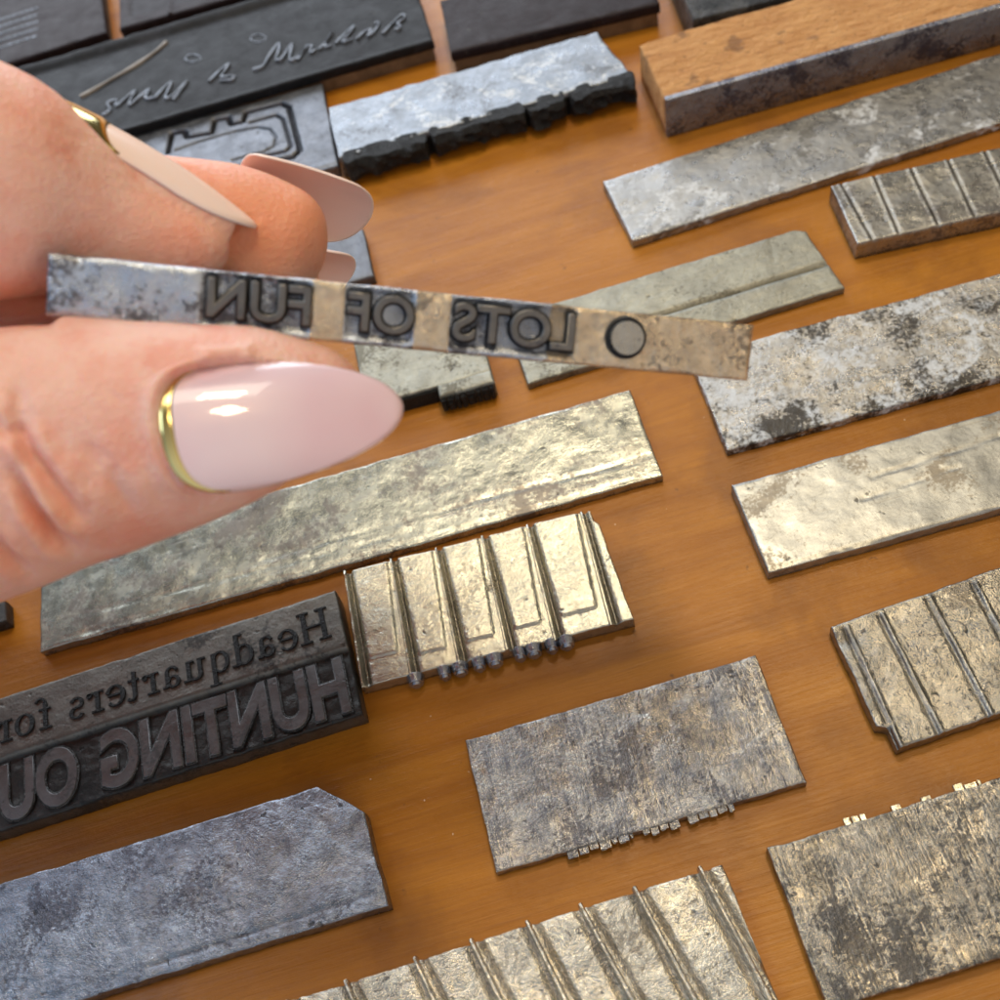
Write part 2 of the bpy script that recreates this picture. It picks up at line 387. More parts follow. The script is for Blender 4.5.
# its top-left corner lies 2.0 cm up the table from the bottom-left one
def up_px(bl, br, z, wd):
    A = W(*bl, z); B = W(*br, z); u = (B-A)/np.linalg.norm(B-A); v = np.array([-u[1], u[0], 0])
    return topx(A+v*wd), topx(B+v*wd)
tlb, trb = up_px(bl, br_, 0.22, 2.0)
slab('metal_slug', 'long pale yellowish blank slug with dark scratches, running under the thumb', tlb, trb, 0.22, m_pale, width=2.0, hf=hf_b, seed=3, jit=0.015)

# A: centre slab with type teeth on its near edge
def teeth(body_root, Ms, spans, vpos, z, mat, depth=0.07, name='type_ridge', seed=0, sgn=1, h=0.10, tw=(0.10, 0.19)):
    r = random.Random(seed); L = []
    for (a, b) in spans:
        x = a
        while x < b-0.03:
            wd = r.uniform(*tw); wd = min(wd, b-x)
            dd = depth*r.uniform(0.7, 1.25)
            y0, y1 = (-vpos(x)+0.02, -vpos(x)-dd) if sgn > 0 else (-vpos(x)-0.02, -vpos(x)+dd)
            L.append((x, x+wd-0.02, min(y0, y1), max(y0, y1), z-h*r.uniform(0.8, 1.2), z-0.004-r.uniform(0, 0.02)))
            if r.random() < 0.5: L.append((x+0.01, x+wd*0.5, min(y0, y1)-0.012, max(y0, y1)+0.012, z-h*0.6, z-0.03))
            x += wd
    return link(name, boxes(name, L, 0.006), mat, body_root)
def hf_a(U, V, L, Wd, loc):
    c = loc(643, 712); d = np.hypot(U-c[0], V-c[1])
    c2 = loc(630, 722); d2 = np.hypot(U-c2[0], (V-c2[1])*1.3)
    return -0.04*np.exp(-(d/0.07)**2)-0.02*np.exp(-(d2/0.06)**2)+0.012*fbm(U*1.0, V*0.35, 1.0, 3, 77)
r_, b_, M_, L_, W_, loc_ = slab('metal_slug', 'scuffed blank slug, half gold half blue-grey, with tiny letter teeth on its near edge',
    (465,740), (755,655), 0.22, m_center, third=(497,872), hf=hf_a, parts=True, seed=5, jit=0.014)
us = [loc_(568,858)[0], loc_(636,840)[0], loc_(645,838)[0], loc_(683,828)[0], loc_(690,824)[0], loc_(737,810)[0]]
for q in (0, 2, 4): teeth(r_, M_, [(us[q], us[q+1])], lambda x: W_, 0.20, m_center, 0.09, seed=2+q)

# I: ribbed slug with a row of little letters on its near edge
def umax_i(V, L, Wd, loc): return L+0.07*np.clip((V-0.22)/0.08, 0, 1)+0.13*np.clip(V/Wd, 0, 1)
ribs_i = [((345,572),(362,684)), ((391,560),(411,677)), ((436,549),(459,664)), ((482,537),(507,650)), ((527,526),(555,640)), ((581,513),(611,625))]
def hf_i(U, V, L, Wd, loc):
    z = -0.02+0*U
    R = [(loc(*a), loc(*b)) for a, b in ribs_i]
    for k in range(5):
        (a0, b0), (a1, b1) = R[k], R[k+1]
        s = np.clip(V/Wd, 0, 1)
        left = a0[0]+(b0[0]-a0[0])*s+0.10+0.10*s; right = a1[0]+(b1[0]-a1[0])*s-0.06-0.10*s
        bot = Wd*(0.87 if k else 0.80)-0.015*k
        f = np.clip((U-left)/0.025, 0, 1)*np.clip((right-U)/0.025, 0, 1)*np.clip((bot-V)/0.025, 0, 1)
        z = z+0.03*f
    for a, b in R:
        d, t = seg_d(U, V, (a[0]+0.07, a[1]), (b[0]+0.10, b[1]))
        z = z-0.07*np.exp(-(d/(0.03+0.025*t))**2)
    return z
r_, b_, M_, L_, W_, loc_ = slab('ribbed_slug', 'yellowish slug with six ribs and shiny letter studs, beside the dark lettered type block',
    (345,572), (590,510), 0.34, m_rib, third=(362,686), hf=hf_i, parts=True, seed=8, umax=umax_i, res=0.03, edge=0.02, group='ribbed metal slugs')
for k, (a, b) in enumerate(ribs_i):
    link('rib', rib_mesh(loc_(*a), loc_(*b), 0.055, 0.075, 0.09, 0.03, 0.32, k), m_rib, r_)
for k, (px, py) in enumerate([(414,679),(443,671),(459,668),(478,664),(494,659),(519,653),(533,649),(551,645),(566,641)]):
    u0, _ = loc_(px, py)
    bm = bmesh.new()
    w1 = 0.075
    for (xa, ya, rr, ln, zz) in ((0, -0.03, 0.155, 0.14, 0.17), (0, -0.11, 0.095, 0.06, 0.17)):
        mt = Matrix.Translation((u0+xa, -W_-0.03+ya, zz)) @ Matrix.Rotation(math.pi/2, 4, 'X') @ Matrix.Diagonal((0.8 if k % 2 else 1.0, 1.3, 1, 1))
        bmesh.ops.create_cone(bm, cap_ends=True, segments=14, radius1=rr, radius2=rr*0.8, depth=ln, matrix=mt)
    bmesh.ops.bevel(bm, geom=bm.edges[:], offset=0.008, segments=1, affect='EDGES')
    me = bpy.data.meshes.new('type_letter'); bm.to_mesh(me); bm.free()
    link('type_letter', me, m_stud, r_)

# C, D, E, F
def hf_c(U, V, L, Wd, loc):
    z = 0*U
    z = z+groove(U, V, loc(870,478), loc(1000,436), 0.02, 0.02)+groove(U, V, loc(860,500), loc(960,466), 0.018, 0.012)
    return z+groove(U, V, loc(770,570), loc(1000,508), 0.02, 0.015)
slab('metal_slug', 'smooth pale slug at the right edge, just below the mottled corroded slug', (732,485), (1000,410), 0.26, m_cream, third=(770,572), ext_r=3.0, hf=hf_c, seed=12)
def hf_d(U, V, L, Wd, loc): return 0.01*fbm(U, V, 6, 4, 90)
slab('metal_slug', 'mottled dark slug with white corrosion, behind the right tip of the held slug', (690,357), (1000,273), 0.20, m_oxide, third=(728,450), ext_r=3.0, hf=hf_d, seed=14)
slab('metal_slug', 'long dull grey metal slug with chalky white patches beside the wood block', (603,181), (1000,53), 0.22, m_grey, third=(635,240), ext_r=4.0, seed=16)
def hf_f(U, V, L, Wd, loc): return groove(U, V, loc(560,345), loc(826,264), 0.04, 0.09)+0.01*(V > loc(700,302)[1]) + groove(U, V, loc(770,240), loc(775,262), 0.03, 0.01)
slab('metal_slug', 'yellow-grey metal slug with a lengthwise seam crossing behind the held slug', (505,318), (803,227), 0.18, m_cross, third=(845,287), hf=hf_f, seed=18,
     vmin=lambda U, L, Wd, loc: 0.12*np.clip((U-(L-0.2))/0.2, 0, 1), umax=lambda V, L, Wd, loc: L+0.1*V/Wd)

# G: lower right plate with teeth on its far edge
r_, b_, M_, L_, W_, loc_ = slab('metal_slug', 'large scraped grey and gold slug in the lower right corner, teeth on its far edge',
    (767,848), (1000,778), 0.26, m_corner, third=(880,994), ext_r=3.0, parts=True, seed=21, jit=0.016,
    hf=lambda U, V, L, Wd, loc: 0.012*fbm(U*2.2, V*0.4, 1.2, 4, 33))
sp = [(845,868), (893,905), (923,934), (957,985)]
for a, b in sp: teeth(r_, M_, [(loc_(a, 823-(a-845)*0.27)[0], loc_(b, 823-(b-845)*0.27)[0])], lambda x: 0.0, 0.24, m_pale, 0.085, seed=a, sgn=-1, tw=(0.11, 0.20))

# H: ruled slug at the right edge
def hf_h(U, V, L, Wd, loc):
    z = 0
    for a, b in (((848,628),(904,752)),((882,615),(945,738)),((930,598),(996,722)),((975,583),(1040,705)),((1020,567),(1085,690))):
        pa, pb = loc(*a), loc(*b)
        z = z+groove(U, V, (pa[0]-0.045, pa[1]), (pb[0]-0.045, pb[1]), 0.028, 0.055)+0.06*np.exp(-(seg_d(U, V, pa, pb)[0]/0.024)**2)
    c = loc(843, 640); z = z-0.05*np.exp(-(((U-c[0])/0.35)**2+((V-c[1])/0.13)**2))
    return z
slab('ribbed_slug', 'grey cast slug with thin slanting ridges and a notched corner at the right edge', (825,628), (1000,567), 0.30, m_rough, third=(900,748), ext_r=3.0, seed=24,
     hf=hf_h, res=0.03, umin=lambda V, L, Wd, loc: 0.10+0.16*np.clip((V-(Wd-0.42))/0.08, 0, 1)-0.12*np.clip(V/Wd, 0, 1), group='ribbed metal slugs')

# J: bright ribbed slug at the bottom
ribs_j = [((288,1001),(330,1110)), ((346,981),(388,1080)), ((415,958),(462,1060)), ((471,940),(520,1040)), ((527,922),(580,1030)), ((580,905),(640,1015)), ((634,888),(700,1010)), ((699,868),(775,1010))]
def hf_j(U, V, L, Wd, loc):
    z = 0*U
    for a, b in ribs_j:
        pa, pb = loc(*a), loc(*b)
        d, t = seg_d(U, V, (pa[0]-0.07, pa[1]), (pb[0]-0.11, pb[1])); z = z-0.06*np.exp(-(d/0.05)**2)
        d, t = seg_d(U, V, (pa[0]+0.12, pa[1]), (pb[0]+0.17, pb[1])); z = z-0.07*np.exp(-(d/0.035)**2)
    return z+0.014*fbm(U, V, 3.0, 4, 55)
r_, b_, M_, L_, W_, loc_ = slab('ribbed_slug', 'bright gold crackled slug with tall wedge ribs at the bottom edge',
    (288,1001), (722,864), 0.32, m_gold, width=2.3, ext_l=2.2, parts=True, seed=27, hf=hf_j, res=0.03, group='ribbed metal slugs', umax=lambda V, L, Wd, loc: L+0.04*V)
for k, (a, b) in enumerate(ribs_j):
    pa, pb = loc_(*a), loc_(*b); q = min(1.0, 2.2/pb[1]); pb = (pa[0]+(pb[0]-pa[0])*q, pb[1]*q)
    link('rib', rib_mesh(pa, pb, 0.085, 0.12, 0.15, 0.08, 0.31, 40+k), m_gold, r_)

# K: bluish plate lower left with a cut corner
def hf_k(U, V, L, Wd, loc):
    return groove(U, V, loc(150,965), loc(372,893), 0.03, 0.03)+0.02*fbm(U, V, 4.0, 5, 61)-0.015*(V > loc(200,948)[1]-0.0)
slab('metal_slug', 'bluish grey rough metal slug with a cut-off corner, lower left of the photo', (0,884), (322,785), 0.34, m_blue, third=(378,908), ext_l=3.0, ext_r=0.62, seed=30, hf=hf_k, res=0.035,
     vmin=lambda U, L, Wd, loc: 0.62*np.clip((U-(L-0.62))/0.62, 0, 1), umax=lambda V, L, Wd, loc: L-0.08+0.06*V)

# ------------------------------------------------------------------ lettering tools
def text_mesh(body, size, extrude, offset=0.0, bevel=0.0, space=1.0, res=6):
    cu = bpy.data.curves.new('t', 'FONT'); cu.body = body; cu.size = size; cu.extrude = extrude; cu.offset = offset
    cu.bevel_depth = bevel; cu.bevel_resolution = 1; cu.space_character = space; cu.resolution_u = res
    o = bpy.data.objects.new('t', cu); COL.objects.link(o)
    dg = bpy.context.evaluated_depsgraph_get(); me = bpy.data.meshes.new_from_object(o.evaluated_get(dg))
    bpy.data.objects.remove(o); bpy.data.curves.remove(cu)
    return me
def fit_text(body, x0, x1, y0, y1, z, mirror=True, offset=0.0, extrude=0.05, bevel=0.008, shear=0.0, **kw):
    """letters filling a box in local x,y, face up, mirrored left-right"""
    me = text_mesh(body, 1.0, 0.1, offset, 0.0)
    co = np.array([v.co for v in me.vertices]); bpy.data.meshes.remove(me)
    s = (y1-y0)/(co[:,1].max()-co[:,1].min())
    me = text_mesh(body, 1.0, extrude/s, offset, bevel/s, res=5)
    co = np.array([v.co for v in me.vertices])
    mn, mx = co.min(0), co.max(0)
    X = (co[:,0]-mn[0])/(mx[0]-mn[0]); Y = (co[:,1]-mn[1])/(mx[1]-mn[1])
    xx = x1-(x1-x0)*X if mirror else x0+(x1-x0)*X
    yy = y0+(y1-y0)*Y; xx = xx+shear*(yy-y0)
    zz = z+co[:,2]*s
    for v, a, b, c in zip(me.vertices, xx, yy, zz): v.co = (a, b, c)
    if mirror: me.flip_normals()
    return me
def join_meshes(name, mes):
    """joins meshes; material slot k for mesh k"""
    bm = bmesh.new()
    for k, me in enumerate(mes):
        n0 = len(bm.faces); bm.from_mesh(me); bm.faces.ensure_lookup_table()
        for f in bm.faces[n0:]: f.material_index = k
    out = bpy.data.meshes.new(name); bm.to_mesh(out); bm.free()
    return out
def ribbon(pts, wds, z0, z1, V, F, taper=0.75):
    """raised stroke along points (x,y) with widths"""
    P = np.array(pts, float); n = len(P)
    T = np.gradient(P, axis=0); T /= np.linalg.norm(T, axis=1)[:, None]+1e-9; N = np.stack([-T[:,1], T[:,0]], 1)
    b = len(V)
    for i in range(n):
        w_ = wds[i]/2
        for s, z in ((1, z0), (taper, z1), (-taper, z1), (-1, z0)):
            q = P[i]+N[i]*w_*s; V.append((q[0], q[1], z))
    for i in range(n-1):
        for j in range(3): F.append([b+i*4+j, b+i*4+j+1, b+(i+1)*4+j+1, b+(i+1)*4+j])
    F.append([b, b+1, b+2, b+3]); F.append([b+(n-1)*4+j for j in (3,2,1,0)])
def mesh_vf(name, V, F):
    me = mk(name, V, F); bm = bmesh.new(); bm.from_mesh(me); bmesh.ops.recalc_face_normals(bm, faces=bm.faces[:]); bm.to_mesh(me); bm.free(); return me

# serif alphabet: units of cap height 1, x-height .66 ; ('L',x0,y0,x1,y1,w) ; ('A',cx,cy,rx,ry,a0,a1,thin,thick)
TH, TN, SF = 0.17, 0.07, 0.065
def srf(x, y, w=0.34): return ('L', x-w/2, y, x+w/2, y, SF)
GL = {
 'H': (0.92, [('L',.2,0,.2,1,TH),('L',.72,0,.72,1,TH),('L',.2,.5,.72,.5,TN),srf(.2,.03),srf(.2,.97),srf(.72,.03),srf(.72,.97)]),
 'e': (0.60, [('A',.3,.33,.22,.31,20,320,.06,.16),('L',.12,.36,.5,.36,.07)]),
 'a': (0.62, [('L',.42,.05,.42,.5,.15),('A',.28,.5,.14,.14,0,170,.07,.12),('A',.26,.19,.14,.16,20,340,.06,.14),('L',.42,.06,.56,.05,.08)]),
 'd': (0.68, [('L',.48,0.03,.48,1,.15),('A',.3,.32,.2,.31,20,340,.06,.15),srf(.42,.97,.24),srf(.54,.04,.24)]),
 'q': (0.68, [('L',.48,-.35,.48,.64,.15),('A',.3,.33,.2,.31,20,340,.06,.15),srf(.48,-.34,.32),]),
 'u': (0.68, [('L',.18,.15,.18,.64,.15),('L',.5,.03,.5,.64,.15),('A',.32,.19,.15,.16,180,330,.07,.14),srf(.13,.62,.22),srf(.45,.62,.22),srf(.56,.04,.2)]),
 'r': (0.52, [('L',.2,0,.2,.64,.15),('A',.35,.45,.15,.16,40,170,.07,.1),('A',.42,.55,.05,.05,0,360,.07,.07),srf(.2,.03),srf(.14,.62,.22)]),
 't': (0.44, [('L',.2,.1,.2,.88,.14),('L',.06,.62,.38,.62,.07),('A',.3,.13,.1,.11,180,330,.06,.13)]),
 's': (0.52, [('A',.26,.48,.15,.15,20,270,.07,.13),('A',.26,.18,.16,.16,-160,90,.07,.14)]),
 'f': (0.46, [('L',.2,0,.2,.82,.15),('A',.33,.82,.13,.15,20,180,.07,.1),('L',.05,.62,.38,.62,.07),srf(.2,.03)]),
 'o': (0.64, [('A',.32,.33,.22,.31,0,360,.06,.16)]),
 ' ': (0.42, []),
}
def serif_line(text, x_right, x_left, ybase, cap, z0, z1):
    tot = sum(GL[c][0] for c in text); sx = (x_right-x_left)/tot
    V = []; F = []; x = 0
    for c in text:
        adv, st = GL[c]
        for s in st:
            if s[0] == 'L':
                pts = [(s[1]+(s[3]-s[1])*k/3, s[2]+(s[4]-s[2])*k/3) for k in range(4)]; wd = [s[5]]*4
            else:
                _, cx, cy, rx, ry, a0, a1, tn, tk = s; n = 16; pts = []; wd = []
                for k in range(n+1):
                    a = math.radians(a0+(a1-a0)*k/n); pts.append((cx+rx*math.cos(a), cy+ry*math.sin(a))); wd.append(tn+(tk-tn)*abs(math.cos(a))**1.5)
            P = [(x_right-(x+p[0])*sx, ybase+p[1]*cap) for p in pts]
            ribbon(P, [q*cap for q in wd], z0, z1+0.0004*len(F) % 0.004, V, F, 0.8)
        x += adv
    return mesh_vf('raised_lettering', V, F)

# ------------------------------------------------------------------ headquarters block
zt = 0.50
def hf_q(U, V, L, Wd, loc):
    vs = loc(346, 647)[1]
    low = np.clip((V-vs)/0.03, 0, 1)
    edge_far = np.clip((vs-0.03-V)/0.02, 0, 1)
    return -0.09*low-0.02*(1-edge_far)*(1-low)+low*0.03*fbm(U, V, 5, 4, 71)
r_, b_, M_, L_, W_, loc_ = slab('type_block', 'dark two-line type block with mirrored lettering Headquarters for and HUNTING OU', (0,698), (335,590), zt, m_dark,
    third=(360,712), ext_l=4.0, ext_r=0.0, parts=True, seed=33, hf=hf_q, res=0.035, cat='type block', group='type blocks with lettering')
vs = loc_(346,647)[1]
e0 = loc_(0,698)[0]
xr = loc_(330,615)[0]; xl = loc_(-5,728)[0]
SX = (xr-0.02-xl)/sum(GL[c][0] for c in 'Headquarters for')
xm = xr-0.02-SX*sum(GL[c][0] for c in 'Headquarters')
link('raised_lettering', serif_line('Headquarters', xr-0.02, xm, -(vs*0.76), vs*0.53, zt-0.01, zt+0.03), m_ink, r_)
link('raised_lettering', serif_line('for', xm-SX*GL[' '][0], xl, -(vs*0.76), vs*0.53, zt-0.01, zt+0.03), m_ink, r_)
b_.name = 'body'
xr = loc_(352,690)[0]; xl = loc_(0,790)[0]
for txt, pa, pb in (('HUNTING', 347, 99), ('OU', 76, -2)):
    xb = loc_(pa, 690+(347-pa)*0.29)[0]; xa = loc_(pb, 690+(347-pb)*0.29)[0]
    Mt = fit_text(txt, xa, xb, -(W_-0.08), -(vs+0.09), zt-0.085, offset=0.03, extrude=0.03, bevel=0.012)
    Ms = fit_text(txt, xa-0.03, xb+0.03, -(W_-0.05), -(vs+0.06), zt-0.10, offset=0.055, extrude=0.035, bevel=0.01)
    link('raised_lettering', join_meshes('raised_lettering', [Mt, Ms]), [m_letter, m_darkr], r_)

# ------------------------------------------------------------------ small slug behind the thumb nail
r_, b_, M_, L_, W_, loc_ = slab('metal_slug', 'small yellowish slug with a black letter edge, between the thumb nail and the held slug',
    (352,333), (472,300), 0.42, m_cross, third=(438,386), parts=True, seed=36, jit=0.01)
x0 = loc_(437,386)[0]; x1 = loc_(488,360)[0]
tx = []; r = random.Random(3); x = x0
link('type_shoulder', slab_mesh('type_shoulder', x1-x0, 0.30, 0.45, seed=5, edge=0.04, z0=0.02), m_cross, r_).location = (x0, -W_+0.02, 0)
while x < x1-0.04:
    wd = r.uniform(0.10, 0.2); wd = min(wd, x1-x)
    tx.append((x, x+wd-0.02, -W_-0.28-0.10*r.uniform(0.6, 1.1), -W_-0.25, 0.06, 0.40*r.uniform(0.9, 1.0)))
    tx.append((x+0.02, x+wd*0.6, -W_-0.40, -W_-0.25, 0.1, 0.30)); x += wd
link('type_face', boxes('type_face', tx, 0.01), m_ink, r_)
link('inked_edge', boxes('inked_edge', [(0.02, x0-0.02, -W_-0.06, -W_+0.02, 0.01, 0.36)], 0.01), m_ink, r_)

# dark plate behind the fingers and a slug end at the left edge
slab('metal_slug', 'slate grey metal slug peeping out behind the ring and middle finger nails', (150,290), (363,228), 0.25, m_slate, third=(385,272), seed=39)
slab('metal_slug', 'dark end of a slug just entering the left edge below the thumb', (-160,655), (5,600), 0.3, m_darkr, third=(7,620), seed=41)

# ------------------------------------------------------------------ W: thick ruled slug upper right
def hf_w(U, V, L, Wd, loc):
    z = 0
    for a, b in (((838,182),(870,240)),((872,176),(897,235)),((908,167),(936,225)),((945,158),(973,218)),((982,150),(1010,208)),((1030,138),(1060,196))):
        pa, pb = loc(*a), loc(*b)
        z = z+0.018*np.exp(-(seg_d(U, V, pa, pb)[0]/0.022)**2)+groove(U, V, (pa[0]+0.06, pa[1]), (pb[0]+0.06, pb[1]), 0.03, 0.026)
    for c, rr, dp in ((loc(940,176), 0.2, 0.012), (loc(867,187), 0.18, 0.008)):
        z = z-dp*np.exp(-(((U-c[0])/rr)**2+((V-c[1])/rr)**2)**2)
    return z
slab('ribbed_slug', 'thick grey slug with ruled grooves and dents, near the upper right edge', (831,185), (1000,147), 0.45, m_ruled, third=(862,242), ext_r=3.0, seed=44, hf=hf_w, res=0.035, group='ribbed metal slugs')

# ------------------------------------------------------------------ O: galvanised slug with black crusted letters
r_, b_, M_, L_, W_, loc_ = slab('metal_slug', 'pale bluish slug with thick black inked letters along its near side, touching the framed plate',
    (328,108), (602,30), 0.60, m_galv, third=(632,74), parts=True, seed=47, jit=0.03, res=0.05, umax=lambda V, L, Wd, loc: L-0.12+0.3*V/Wd)
def crust(x0, x1, seed, ztop, dep):
    n = max(6, int((x1-x0)/0.06)); V = []; F = []; k = 9
    for i in range(n+1):
        x = x0+(x1-x0)*i/n
        for j in range(k):
            s = j/(k-1)
            nz = float(fbm(np.array(x), np.array(s*3.0), 4.0, 3, seed)); n2 = float(fbm(np.array(x+5), np.array(s*2.0), 2.0, 3, seed+9))
            if s < 0.3: y, z = -W_+0.1-(s/0.3)*(dep+0.1+0.12*n2), ztop+0.02+0.08*nz
            elif s < 0.85: y, z = -W_-dep-0.14*n2-0.16*nz, ztop-(s-0.3)/0.55*(ztop-0.05-0.25*max(0, n2))
            else: y, z = -W_+0.02, 0.02
            if i in (0, n): y = y*0.6+(-W_)*0.4
            V.append((x+0.05*n2, y, max(z, 0.01)))
    for i in range(n):
        for j in range(k-1): F.append([i*k+j, i*k+j+1, (i+1)*k+j+1, (i+1)*k+j])
    F.append(list(range(k))); F.append([n*k+j for j in range(k)][::-1])
    return mesh_vf('inked_letters', V, F)
for k, (a, b, dp) in enumerate([(343,425,0.36), (430,523,0.30), (526,564,0.38), (568,633,0.36)]):
    ua = loc_(a, 158-(a-350)*0.3)[0]; ub = loc_(b, 158-(b-350)*0.3)[0]
    link('inked_letters', crust(ua, ub, 100+k*13, 0.58, dp), m_ink, r_)
link('inked_edge', boxes('inked_edge', [(0.1, L_-0.05, -W_-0.05, -W_+0.05, 0.02, 0.5)], 0.02), m_ink, r_)

# ------------------------------------------------------------------ P: plate with an engraved frame
def hf_p(U, V, L, Wd, loc):
    z = 0
    path = [(168,152),(172,133),(184,131),(187,137),(212,132),(215,120),(228,117),(231,124),(243,121),(246,112),(281,103),(289,107),(300,150),(293,157),(236,168)]
    for a, b in zip(path[:-1], path[1:]): z = np.minimum(z, groove(U, V, loc(*a), loc(*b), 0.05, 0.13))
    mid_ = [(250,122),(276,115),(283,119),(291,146),(286,151),(262,156)]
    for a, b in zip(mid_[:-1], mid_[1:]): z = np.minimum(z, groove(U, V, loc(*a), loc(*b), 0.04, 0.09))
    inner = [(176,150),(200,141),(235,131),(258,127),(270,129),(276,137),(274,146),(262,152),(232,160)]
    for a, b in zip(inner[:-1], inner[1:]): z = np.minimum(z, groove(U, V, loc(*a), loc(*b), 0.03, 0.06))
    z = z+0*U
    return z+groove(U, V, loc(310,172), loc(345,160), 0.03, 0.02)
slab('engraved_plate', 'slate grey plate with an incised frame outline, behind the fingertips', (120,139), (322,83), 0.34, m_slate, third=(346,163), ext_l=1.0, seed=50, hf=hf_p, res=0.024, cat='printing plate', group='dark printing plates along the far side')

# ------------------------------------------------------------------ mounted dark plates at the top
m_mount = simple('aged wood mount', (0.20,0.13,0.07), 0.6, 0, 0.45, 2.0, 0.03)
m_plate = metal('near black plate metal', (0.016,0.016,0.018), (0.010,0.010,0.011), 17, stain=0.3, stain_col=(0.03,0.03,0.035), rough=(0.42,0.55), crinkle=0.3, scratch=0.3, lines=0.3, metallic=0.2, spark=0.1)
m_plum  = metal('plum black plate metal', (0.026,0.018,0.020), (0.016,0.011,0.012), 18, stain=0.2, stain_col=(0.04,0.035,0.04), rough=(0.42,0.55), crinkle=0.25, scratch=0.3, lines=0.3, metallic=0.2, spark=0.1)
for _m in (m_plate, m_plum): _m.node_tree.nodes['Principled BSDF'].inputs['Specular IOR Level'].default_value = 0.14
m_strk  = metal('lighter raised plate metal', (0.16,0.17,0.195), (0.09,0.10,0.115), 19, stain=0.1, rough=(0.3,0.5), crinkle=0.5, scratch=0.1, lines=0, metallic=0.7)
def mounted(label, tl, tr, z, third, mat, ext_l=0, ext_r=0, hf=None, seed=1, mountfrac=0.5):
    M, L, Wd, loc = frame(tl, tr, z, third, None, ext_l, ext_r)
    root = empty('mounted_plate', M); tag(root, label, 'printing plate', 'dark printing plates along the far side')
    h = (lambda U, V: hf(U, V, L, Wd, loc)) if hf else None
    zm = z*mountfrac
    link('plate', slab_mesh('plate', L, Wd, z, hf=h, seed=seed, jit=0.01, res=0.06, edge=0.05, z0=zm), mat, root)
    link('mount', boxes('mount', [(0.04, L-0.04, -Wd+0.05, -0.04, 0.0, zm-0.002)], 0.02), m_mount, root)
    return root, M, L, Wd, loc
def hf_big(U, V, L, Wd, loc):
    return 0.10*np.clip(1-V/0.28, 0, 1)**0.5 - 0.03*np.clip((V-0.3)/0.05, 0, 1) + 0.03*np.clip((V-(Wd-0.12))/0.05, 0, 1)+0.01*fbm(U, V, 1.5, 4, 200)
r_, M_, L_, W_, loc_ = mounted('long black printing plate with raised handwriting and a bluish rim, above the fingers', (27,68), (406,-43), 0.6, (432,40), m_plate, ext_l=1.0, hf=hf_big, seed=60, mountfrac=0.6)
V = []; F = []
def stroke(pts, sc, ox, oy, wd, z0=0.55, z1=0.62):
    P = []
    for (a, b) in pts:
        u, v = loc_(ox+a/sc, oy+b/sc, 0.6); P.append((u, -v))
    # smooth it
    P = np.array(P); n = len(P); t = np.linspace(0, n-1, (n-1)*5+1)
    Q = np.stack([np.interp(t, np.arange(n), P[:, k]) for k in (0, 1)], 1)
    for _ in range(3): Q[1:-1] = (Q[:-2]+2*Q[1:-1]+Q[2:])/4
    ribbon(Q.tolist(), [wd*1.35*(0.8+0.3*math.sin(i*0.7)) for i in range(len(Q))], z0, z1, V, F, 0.45)
stroke([(60,330),(110,318),(140,260),(190,195),(185,240),(165,290),(200,280),(250,195),(240,250),(235,292),(280,270),(325,215)], 4.762, 240, 0, 0.11)
stroke([(275,285),(300,240),(345,205),(330,260),(360,235)], 4.762, 240, 0, 0.09)
stroke([(375,235),(410,200),(445,148),(415,190),(400,225),(435,215)], 4.762, 240, 0, 0.09)
stroke([(455,205),(500,160),(548,115),(520,160),(480,205),(535,185)], 4.762, 240, 0, 0.09)
stroke([(555,185),(590,150),(630,135),(600,180),(640,150),(668,105),(640,110)], 4.762, 240, 0, 0.09)
stroke([(680,158),(720,115),(775,62),(790,85),(745,110),(770,128),(740,140)], 4.762, 240, 0, 0.09)
link('raised_handwriting', mesh_vf('raised_handwriting', V, F), m_strk, r_); V = []; F = []
stroke([(90,460),(125,440),(105,410),(150,395),(140,430),(190,385),(225,358),(200,400),(195,425),(240,385),(285,350),(255,395),(300,390)], 4, 80, 0, 0.11)
stroke([(300,390),(340,345),(370,322),(345,375),(340,395),(370,385),(440,312),(400,365),(372,398)], 4, 80, 0, 0.11)
link('raised_handwriting', mesh_vf('raised_handwriting', V, F), m_strk, r_); V = []; F = []
stroke([(515,325),(560,280),(600,248),(575,290),(560,310),(620,300),(610,320),(560,322)], 4, 80, 0, 0.10)
for cx, cy in ((450,230),(712,150)):
    link('raised_handwriting', mesh_vf('raised_handwriting', V, F), m_strk, r_); V = []; F = []
    stroke([(cx+32*math.cos(k*0.7), cy+16*math.sin(k*0.7)) for k in range(10)], 4, 80, 0, 0.05, 0.55, 0.59)
link('raised_handwriting', mesh_vf('raised_handwriting', V, F), m_strk, r_)
V = []; F = []
stroke([(0,385),(80,342),(200,272),(300,208),(345,165)], 4, 80, 0, 0.12, 0.55, 0.62)
link('raised_flourish', mesh_vf('raised_flourish', V, F), simple('brown grey ridge', (0.22,0.19,0.16), 0.5, 0.5), r_)
